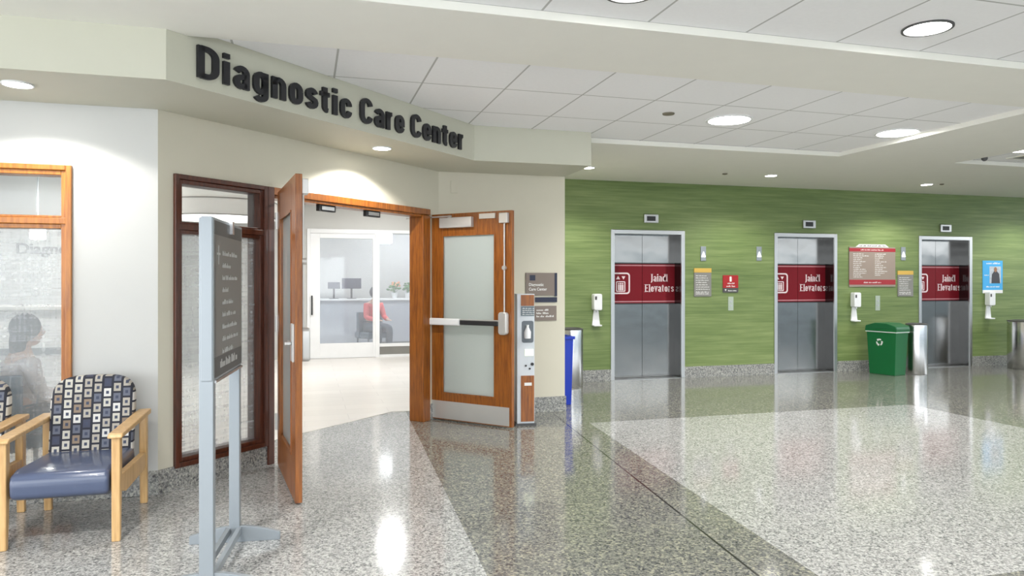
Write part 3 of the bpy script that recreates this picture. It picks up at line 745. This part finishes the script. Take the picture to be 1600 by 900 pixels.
G().box(X, X+.005, .0, .66, 1.67, 1.735).done('dark_strip', M['dgrey_sign'], pn); G().box(X, X+.005, .0, .66, .995, 1.09).done('dark_strip', M['dgrey_sign'], pn)
g = G(); r = random.Random(21)
def sideline(x0, z, width, h):
    gg = G(); scribble(gg, x0, z, width, h, 0, r)
    for v in gg.bm.verts: v.co = Vector((X+.0045-v.co.y*2, v.co.x, v.co.z))
    me = bpy.data.meshes.new('tmp'); gg.bm.to_mesh(me); gg.bm.free(); g.bm.from_mesh(me); bpy.data.meshes.remove(me)
for k, wd in enumerate((.36, .20, .37, .15, .26, .33, .36, .38, .26)): sideline(.17, 1.575-k*.060, wd, .023)
sideline(.12, 1.03, .42, .04)
g.box(X+.004, X+.006, .08, .09, 1.53, 1.62); g.box(X+.004, X+.006, .05, .12, 1.575, 1.585)
g.done('printed_text', plain('grey_print', (.42, .42, .41), .5), pn)
G().box(X-.004, X+.02, .34, .38, 1.69, 1.755).done('top_clip', M['steel_light'], pn)
G().box(X-.002, X+.012, .0, .66, .972, .984).done('bottom_rail', M['steel_light'], pn)

# ---------------------------------------------------------------- armchairs
def armchair(loc, lab):
    t = thing('armchair', lab, 'armchair', loc, group='maple waiting armchairs')
    # origin: centre between legs at floor; faces -Y.  half width .275, front y -.37, rear y .37
    for s in (-1, 1):
        x0, x1 = (s*.275-.026, s*.275+.026)
        for yy, ny, leglab in ((-.345, -.02, 'front'), (.36, .03, 'rear')):
            g = G(); top = .578; d = .06
            a = [(yy-d/2, top), (yy+d/2, top), (yy+d/2, .36), (yy+d/2*.55+ny*.5, 0), (yy-d/2*.55+ny*.5, 0), (yy-d/2, .36)]
            g.prism(a, x0+.004, x1-.004, 'x'); g.done('leg', M['maple'], t, bevel=.006)
        g = G().prism([(-.395, .578), (-.395, .592), (-.37, .604), (.40, .612), (.405, .598), (.40, .578)], s*.275-.038, s*.275+.038, 'x')
        g.done('armrest', M['maple'], t, bevel=.008, seg=3)
        g = G().prism([(-.32, .36), (.335, .34), (.335, .26), (.28, .235), (-.2, .235), (-.32, .27)], x0+.008, x1-.008, 'x')
        g.done('side_rail', M['maple'], t, bevel=.005)
    # seat
    g = G(); g.prism([(-.375, .275), (-.385, .36), (-.365, .415), (-.28, .430), (.26, .405), (.30, .28), (.1, .255), (-.30, .250)], -.242, .242, 'x')
    for v in g.bm.verts:
        if v.co.z > .38: v.co.z -= .012*abs(v.co.x/.242)
    g.done('seat', M['vinyl'], t, bevel=.03, seg=5, smooth=True)
    G().box(-.25, .25, .25, .31, .22, .28).done('seat_rail', M['maple'], t, bevel=.004)
    # back cushion: rounded outline, leaning
    n = 20; g = G(); out = []
    pts = [(-.235, .36), (.235, .36)]
    for i in range(n+1):
        a = PI*i/n
        cx, cz = math.cos(a), math.sin(a)
        pts.append((.238*(abs(cx)**.55)*(1 if cx >= 0 else -1), .66+.19*(cz**.62)))
    g.prism(pts, -.04, .045, 'y')
    th = .17
    for v in g.bm.verts:
        v.co.y += .26+(v.co.z-.36)*math.tan(th)+.25*v.co.x**2*(-1)*.6
    o = g.done('backrest', M['fabric'], t, bevel=.022, seg=4, smooth=True)
    return t
arm = armchair((-1.285, 4.862, 0), 'maple armchair with patterned back and navy seat, complete in view')
dup(arm, (-1.985, 4.862, 0), None, 'maple armchair cut off by the left edge, only its arm in view')

# ---------------------------------------------------------------- ceiling fixtures
def downlight(x, y, z, r, lab, power, size=2.2, blend=.25, rimmat=None, grp='recessed round downlights', emit=True):
    t = thing('downlight', lab, 'ceiling light', (x, y, z), group=grp)
    G().ring([(r*1.12*math.cos(a*PI/16), r*1.12*math.sin(a*PI/16)) for a in range(32)], [(r*math.cos(a*PI/16), r*math.sin(a*PI/16)) for a in range(32)], -.010, .0, 'z').done('trim_ring', rimmat or M['white_plastic'], t)
    G().cyl((0, 0, -.006), (0, 0, -.001), r, n=32).done('lens', M['lamp'] if emit else M['dgrey_sign'], t)
    if power:
        lamp('SPOT', 'downlight_lamp', (x, y, z-.03), power, color=(1, .97, .93), spot_size=size, spot_blend=blend, shadow_soft_size=r*.7)
    return t
downlight(-1.63, 4.93, ZS, .075, 'round downlight in the soffit above the armchairs', 26, 2.4, .22)
downlight(.65, 6.43, ZS, .075, 'round downlight in the soffit above the double doors', 36, 2.45, .2)
downlight(3.56, 3.48, ZT, .125, 'large round downlight with dark rim in the near tile ceiling', 110, 2.4, .4, M['dgrey_sign'])
downlight(1.63, 3.47, ZT, .125, 'round downlight with dark rim cut off by the top edge', 0, rimmat=M['dgrey_sign'])
downlight(3.81, 5.97, ZT, .19, 'bright downlight in far tiles, nearer the round sensor', 100, 2.6, .6)
downlight(5.78, 6.02, ZT, .19, 'bright downlight in far tiles, beside the dropped beige edge', 100, 2.6, .6)
downlight(7.95, 6.35, ZT, .19, 'bright downlight at the right edge of the picture', 130, 2.6, .6)
downlight(3.50, 8.70, ZC, .075, 'small downlight just right of the soffit corner', 55, 2.5, .5)
downlight(6.19, 8.67, ZC, .075, 'small downlight before the second elevator', 55, 2.5, .5)
downlight(9.02, 8.83, ZC, .075, 'small downlight before the third elevator', 55, 2.5, .5)
lamp('SPOT', 'downlight_lamp', (11.8, 8.8, ZC-.03), 55, color=(1, .97, .93), spot_size=2.5, spot_blend=.5, shadow_soft_size=.05)
# unseen fill spots, added without fixtures to brighten floor and ceiling
for x, y, pw in ((-1.3, 2.3, 170), (2.2, .8, 110), (-1.5, -1.5, 110), (2.2, -1.5, 110), (6.2, 1.0, 110), (6.2, -1.5, 110)):
    lamp('SPOT', 'hall_fill_spot', (x, y, ZT-.03), pw, color=(1, .97, .93), spot_size=2.1, spot_blend=.6, shadow_soft_size=.1)
for (x, y, z, r), lab in (((3.14, 5.89, ZT, .055), 'small brown round sensor in the far tile ceiling'), ((5.48, 8.69, ZC, .035), 'tiny sprinkler cap before the gap between first two elevators'), ((9.20, 8.73, ZC, .03), 'tiny sprinkler cap beside the third small downlight')):
    o = G().lathe([(r, z-.001), (r*.95, z-.012), (r*.4, z-.018)], x, y, 20).done('ceiling_sensor', plain('sensor_brown', (.16, .14, .10), .5), smooth=True)
    tag(o, lab, 'sensor')
t = thing('security_camera', 'small dark ceiling camera in the right recess', 'camera', (7.86, 6.85, ZT))
G().cyl((0, 0, -.02), (0, 0, 0), .05, n=16).done('mount', M['white_plastic'], t); G().ball((0, 0, -.03), .035).done('lens_dome', M['dgrey_sign'], t, smooth=True)
t = thing('air_vent', 'grey ceiling air vent at the right edge', 'vent', (8.55, 6.78, ZT))
g = G().ring([(-.3, -.12), (.3, -.12), (.3, .12), (-.3, .12)], [(-.27, -.09), (.27, -.09), (.27, .09), (-.27, .09)], -.012, 0, 'z'); g.done('frame', M['beige_ceiling'], t)
g = G()
for k in range(5): g.box(-.27, .27, -.085+k*.036, -.065+k*.036, -.008, -.002)
g.done('louvre', M['grey_sign'], t)

# ---------------------------------------------------------------- lobby beyond the doors
GY = 14.0
pt = thing('glass_partition', 'white framed glass door and sidelight at the back of the lobby', 'glass door', (0, GY, 0))
wm = M['white_plastic']
G().box(.045, .10, -.03, .06, 0, 2.42).box(1.29, 1.37, -.03, .06, 0, 2.42).box(.10, 1.29, -.03, .06, 2.34, 2.42).box(1.37, 2.55, -.03, .06, 2.36, 2.42).box(2.5, 2.55, -.03, .06, 0, 2.36).done('frame', wm, pt, bevel=.004)
d = G().box(.10, .275, -.01, .035, .01, 2.34).box(1.245, 1.29, -.01, .035, .01, 2.34).box(.275, 1.245, -.01, .035, 2.25, 2.34).box(.275, 1.245, -.01, .035, .01, .285).done('door', wm, pt, bevel=.004)
G().box(.275, 1.245, .01, .016, .285, 2.25).done('glass', M['glass_side'], d)
G().cyl((.13, -.06, .82), (.13, -.06, 1.18), .014, n=12).box(.12, .14, -.06, -.01, .84, .86).box(.12, .14, -.06, -.01, 1.14, 1.16).done('pull_handle', M['dark'], d)
s_ = G().box(1.37, 2.5, .0, .04, .20, .26).box(1.37, 2.5, .0, .04, 0, .05).done('sidelight_rail', wm, pt)
G().box(1.37, 2.5, .01, .03, .05, .20).done('kick_panel', M['grey_sign'], pt)
G().box(1.37, 2.5, .015, .021, .26, 2.36).done('glass', M['glass_side'], pt)
# reception desk, lettering, pendants
t = thing('reception_desk', 'white reception desk behind the screened window', 'desk', (-3.6, 9.3, 0))
G().box(-1.6, 1.1, 0, .5, .16, 1.12).done('front_panel', M['white_plastic'], t, bevel=.01)
G().box(-1.65, 1.15, -.06, .56, 1.12, 1.17).done('counter_top', M['wall_white'], t, bevel=.008)
G().box(-1.6, 1.1, -.012, 0, .62, .70).done('accent_stripe', M['alu'], t); G().box(-1.55, 1.05, .03, .47, 0, .16).done('plinth', M['grey_sign'], t)
t = thing('wall_sign', 'faint grey letters seen through the screened window', 'sign', (-3.51, 10.6, 0))
letter_row('Diagnostic', 0, .86, 1.80, .19, plain('grey_letter', (.10, .11, .12), .5), t, .003, .006, -.008)
letter_row('Care', .93, 1.24, 1.80, .19, bpy.data.materials['grey_letter'], t, .003, .006, -.008)
letter_row('Center', 1.31, 1.74, 1.80, .19, bpy.data.materials['grey_letter'], t, .003, .006, -.008)
t = thing('drum_pendant', 'large white drum pendant seen through the transom by the doors', 'pendant light', (-.93, 9.0, 2.165))
G().ring([(.62*math.cos(a*PI/24), .62*math.sin(a*PI/24)) for a in range(48)], [(.61*math.cos(a*PI/24), .61*math.sin(a*PI/24)) for a in range(48)], 0, .36, 'z').done('shade', plain('linen_shade', (.62, .61, .58), .8, emit=(1, .97, .92), es=.12), t, smooth=True)
lamp('POINT', 'drum_lamp', (-.93, 9.0, 2.40), 60, shadow_soft_size=.1)
G().cyl((0, 0, .03), (0, 0, .04), .60, n=48).done('diffuser', M['lamp_soft'], t)
g = G().cyl((0, 0, .34), (0, 0, .855), .012, n=8).cyl((0, 0, .83), (0, 0, .855), .06, n=16).box(-.61, .61, -.008, .008, .335, .35).box(-.008, .008, -.61, .61, .335, .35); g.done('stem', M['alu'], t)
for zz in (.0, .18, .35): G().ring([(.626*math.cos(a*PI/24), .626*math.sin(a*PI/24)) for a in range(48)], [(.618*math.cos(a*PI/24), .618*math.sin(a*PI/24)) for a in range(48)], zz, zz+.012, 'z').done('trim_band', M['grey_sign'], t, smooth=True)
for x, y, z, h, lab in ((-2.66, 8.6, 1.88, .13, 'square glowing lantern seen through the left window'), (1.60, 15.2, 2.23, .30, 'square glowing lantern seen through the far sidelight')):
    t = thing('lantern_pendant', lab, 'pendant light', (x, y, z))
    G().box(-h/2.2, h/2.2, -h/2.2, h/2.2, 0, h).done('shade', M['lamp_cube'], t, bevel=.01)
    G().cyl((0, 0, h), (0, 0, 3.02-z if y < 14 else 3.02-z), .006, n=8).done('stem', M['alu'], t)

lamp('POINT', 'lantern_lamp', (-2.66, 8.6, 2.25), 28, shadow_soft_size=.08)
# people behind the glass
def limb(chains):
    me = bpy.data.meshes.new('skeleton'); vs, es, rs = [], [], []
    idx = {}
    for ch in chains:
        prev = None
        for p, r in ch:
            k = tuple(round(c, 4) for c in p)
            if k not in idx: idx[k] = len(vs); vs.append(p); rs.append(r)
            if prev is not None: es.append((prev, idx[k]))
            prev = idx[k]
    me.from_pydata(vs, es, []); o = bpy.data.objects.new('skeleton', me); C.objects.link(o)
    md = o.modifiers.new('skin', 'SKIN'); md.use_smooth_shade = True
    for i, v in enumerate(me.skin_vertices[0].data): v.radius = (rs[i], rs[i]); v.use_root = (i == 0)
    sb = o.modifiers.new('subd', 'SUBSURF'); sb.levels = 2
    dg = bpy.context.evaluated_depsgraph_get(); dg.update()
    out = bpy.data.meshes.new_from_object(o.evaluated_get(dg)); bpy.data.objects.remove(o); bpy.data.meshes.remove(me)
    return out
def person(loc, rz, label, top, lean=0.0, hair_long=True):
    t = thing('person', label, 'person', loc, rz)       # seated, faces local -Y, origin on the floor under the hips
    hip = (0, 0, .50); l = lean
    def sp(z, y=0): return (0, y-l*(z-.5), z)
    spine = [(hip, .12), (sp(.68), .11), (sp(.86), .125), (sp(.98), .09), (sp(1.04), .055), (sp(1.10, -.01), .05)]
    chains = [spine]
    arms = []; hands = []
    for s in (-1, 1):
        chains.append([(hip, .12), ((s*.10, -.04, .49), .095), ((s*.13, -.44, .50), .062), ((s*.13, -.44, .26), .052), ((s*.13, -.42, .07), .038), ((s*.13, -.50, .035), .036), ((s*.13, -.60, .025), .03)])
        sh = (s*.17, sp(.96)[1], .955)
        arm_ = [(sp(.98), .09), (sh, .058), ((s*.22, sh[1]-.06, .70), .043), ((s*.15, sh[1]-.28, .66), .033), ((s*.12, sh[1]-.34, .66), .028)]
        arms.append(arm_[1:]); chains.append(arm_)
        wx, wy, wz = s*.12, sh[1]-.34, .66
        palm = (wx-s*.01, wy-.05, wz-.005); chains.append([((wx, wy, wz), .028), (palm, .03)])
        for q, ln in enumerate((.055, .065, .06, .05)):
            fx_ = palm[0]+(-.027+q*.018)
            hands.append([((fx_, palm[1]-.01, palm[2]), .011), ((fx_, palm[1]-.01-ln*.6, palm[2]-.004), .0095), ((fx_, palm[1]-.01-ln, palm[2]-.022), .008)])
        hands.append([((palm[0]-s*.02, palm[1]+.02, palm[2]), .012), ((palm[0]-s*.045, palm[1]-.01, palm[2]-.004), .010), ((palm[0]-s*.05, palm[1]-.035, palm[2]-.01), .008)])
    bm = bmesh.new()
    for m_ in [limb(chains)]+[limb([h_]) for h_ in hands]: bm.from_mesh(m_); bpy.data.meshes.remove(m_)
    g = G(); g.bm.free(); g.bm = bm
    hc = sp(1.19, -.03)
    g.ball(hc, .095, (.80, 1.0, 1.22), 20); g.ball((hc[0], hc[1]-.02, hc[2]-.06), .065, (.85, 1, .9), 16)
    g.ball((hc[0], hc[1]-.098, hc[2]-.012), .017, (.8, 1.1, 1.4), 10); g.ball((hc[0], hc[1]-.083, hc[2]-.055), .02, (1.2, .5, .4), 10)
    for s in (-1, 1): g.ball((s*.077, hc[1]+.005, hc[2]-.01), .022, (.4, .9, 1.3), 10)
    o = g.done('body', M['skin'], t, smooth=True)
    rm = o.modifiers.new('remesh', 'REMESH'); rm.mode = 'VOXEL'; rm.voxel_size = .009; rm.use_smooth_shade = True
    for s in (-1, 1): G().ball((s*.03, hc[1]-.086, hc[2]+.012), .011, n=10).done('eye', M['ink_white'], o, smooth=True)
    # clothing
    bm = bmesh.new()
    cl = [[(p, r+.014) for p, r in spine[:4]]]
    for a_ in arms: cl.append([(spine[3][0], .104)]+[(p, r+.013) for p, r in a_[:-1]])
    m_ = limb(cl); bm.from_mesh(m_); bpy.data.meshes.remove(m_); g = G(); g.bm.free(); g.bm = bm; g.done('shirt', top, t, smooth=True)
    bm = bmesh.new(); cl = []
    for s in (-1, 1): cl.append([(hip, .137), ((s*.10, -.04, .49), .11), ((s*.13, -.44, .50), .076), ((s*.13, -.44, .26), .066), ((s*.13, -.425, .10), .058)])
    m_ = limb(cl); bm.from_mesh(m_); bpy.data.meshes.remove(m_); g = G(); g.bm.free(); g.bm = bm; g.done('trousers', M['slacks'], t, smooth=True)
    g = G().ball((hc[0], hc[1]+.025, hc[2]+.028), .112, (.90, .98, 1.10), 20)
    if hair_long: g.ball((hc[0], hc[1]+.075, hc[2]-.09), .085, (1.05, .62, 1.7), 16)
    o = g.done('hair', M['hair'], t, smooth=True); rm = o.modifiers.new('remesh', 'REMESH'); rm.mode = 'VOXEL'; rm.voxel_size = .012; rm.use_smooth_shade = True
    return t
person((-2.0, 6.02, 0), 2.2, 'person with dark hair and pale top seated behind the screened window', M['top_pale'], .08).scale = (.94, .94, .91)
person((1.35, 15.35, 0), .5, 'person in a coral jacket seated behind the far glass door', M['top_red'], .12, False)
def lobby_chair(loc, rz, lab):
    t = thing('lounge_chair', lab, 'chair', loc, rz, 'slate lobby chairs')
    G().box(-.27, .27, -.27, .25, .27, .40).done('seat', M['slate_chair'], t, bevel=.03, seg=4, smooth=True)
    g = G(); n = 14
    out = [(.30*math.cos(PI*i/n), .05+.26*math.sin(PI*i/n)) for i in range(n+1)]; inn = [(.24*math.cos(PI*i/n), .05+.20*math.sin(PI*i/n)) for i in range(n+1)]
    g.prism(out+inn[::-1], .27, .80, 'z'); g.done('backrest', M['slate_chair'], t, bevel=.012)
    for sx in (-1, 1):
        for sy in (-1, 1): G().cyl((sx*.22, sy*.2, 0), (sx*.22, sy*.2, .28), .015, .02, 10).done('leg', M['alu'], t)
lobby_chair((-2.0, 6.02, 0), 2.2, 'slate rounded chair under the person behind the screened window')
lobby_chair((1.35, 15.35, 0), .5, 'slate rounded chair under the person in coral')
t = thing('counter', 'long pale counter in the room behind the far glass', 'counter', (1.3, 16.3, 0))
G().box(-1.4, 1.25, 0, .55, .1, 1.02).done('cabinet', plain('pale_grey_laminate', (.45, .48, .53), .5), t, bevel=.005); G().box(-1.42, 1.27, -.04, .58, 1.02, 1.06).done('counter_top', M['white_plastic'], t, bevel=.005); G().box(-1.38, 1.2, .04, .5, 0, .1).done('plinth', M['grey_sign'], t)
for x, w_, lab in ((.62, .26, 'small dark monitor on the far counter, left one'), (1.0, .42, 'larger dark monitor on the far counter, right one')):
    t = thing('monitor', lab, 'monitor', (x, 16.45, 1.06))
    G().box(-w_/2, w_/2, 0, .03, .22, .22+w_*.55).done('screen', M['navy'], t, bevel=.005); G().box(-.02, .02, .03, .05, .0, .3).done('stand', M['dark'], t); G().box(-.1, .1, -.05, .1, 0, .012).done('foot', M['dark'], t)
for k, (x, lab) in enumerate(((1.95, 'potted orange flowers on the far counter'), (2.25, 'potted green plant on the far counter'))):
    t = thing('potted_plant', lab, 'plant', (x, 16.5, 1.06))
    G().lathe([(.05, 0), (.075, .12), (.07, .125)], n=20).done('pot', M['white_plastic'], t, smooth=True)
    g = G(); r = random.Random(k)
    for q in range(26):
        a = r.random()*2*PI; e_ = r.uniform(.4, 1.4); L_ = r.uniform(.12, .24); p = Vector((0, 0, .12)); d_ = Vector((math.cos(a)*math.cos(e_), math.sin(a)*math.cos(e_), math.sin(e_)))
        g.cyl(p, p+d_*L_, .003, .0015, 5); g.ball(p+d_*L_, .035, (1, 1, .6), 8)
    g.done('foliage', M['leaf'], t)
    if k == 0:
        g = G()
        for q in range(14):
            a = r.random()*2*PI; g.ball((.12*math.cos(a)*r.random(), .12*math.sin(a)*r.random(), .28+.08*r.random()), .03, n=8)
        g.done('blossom', M['petal'], t)
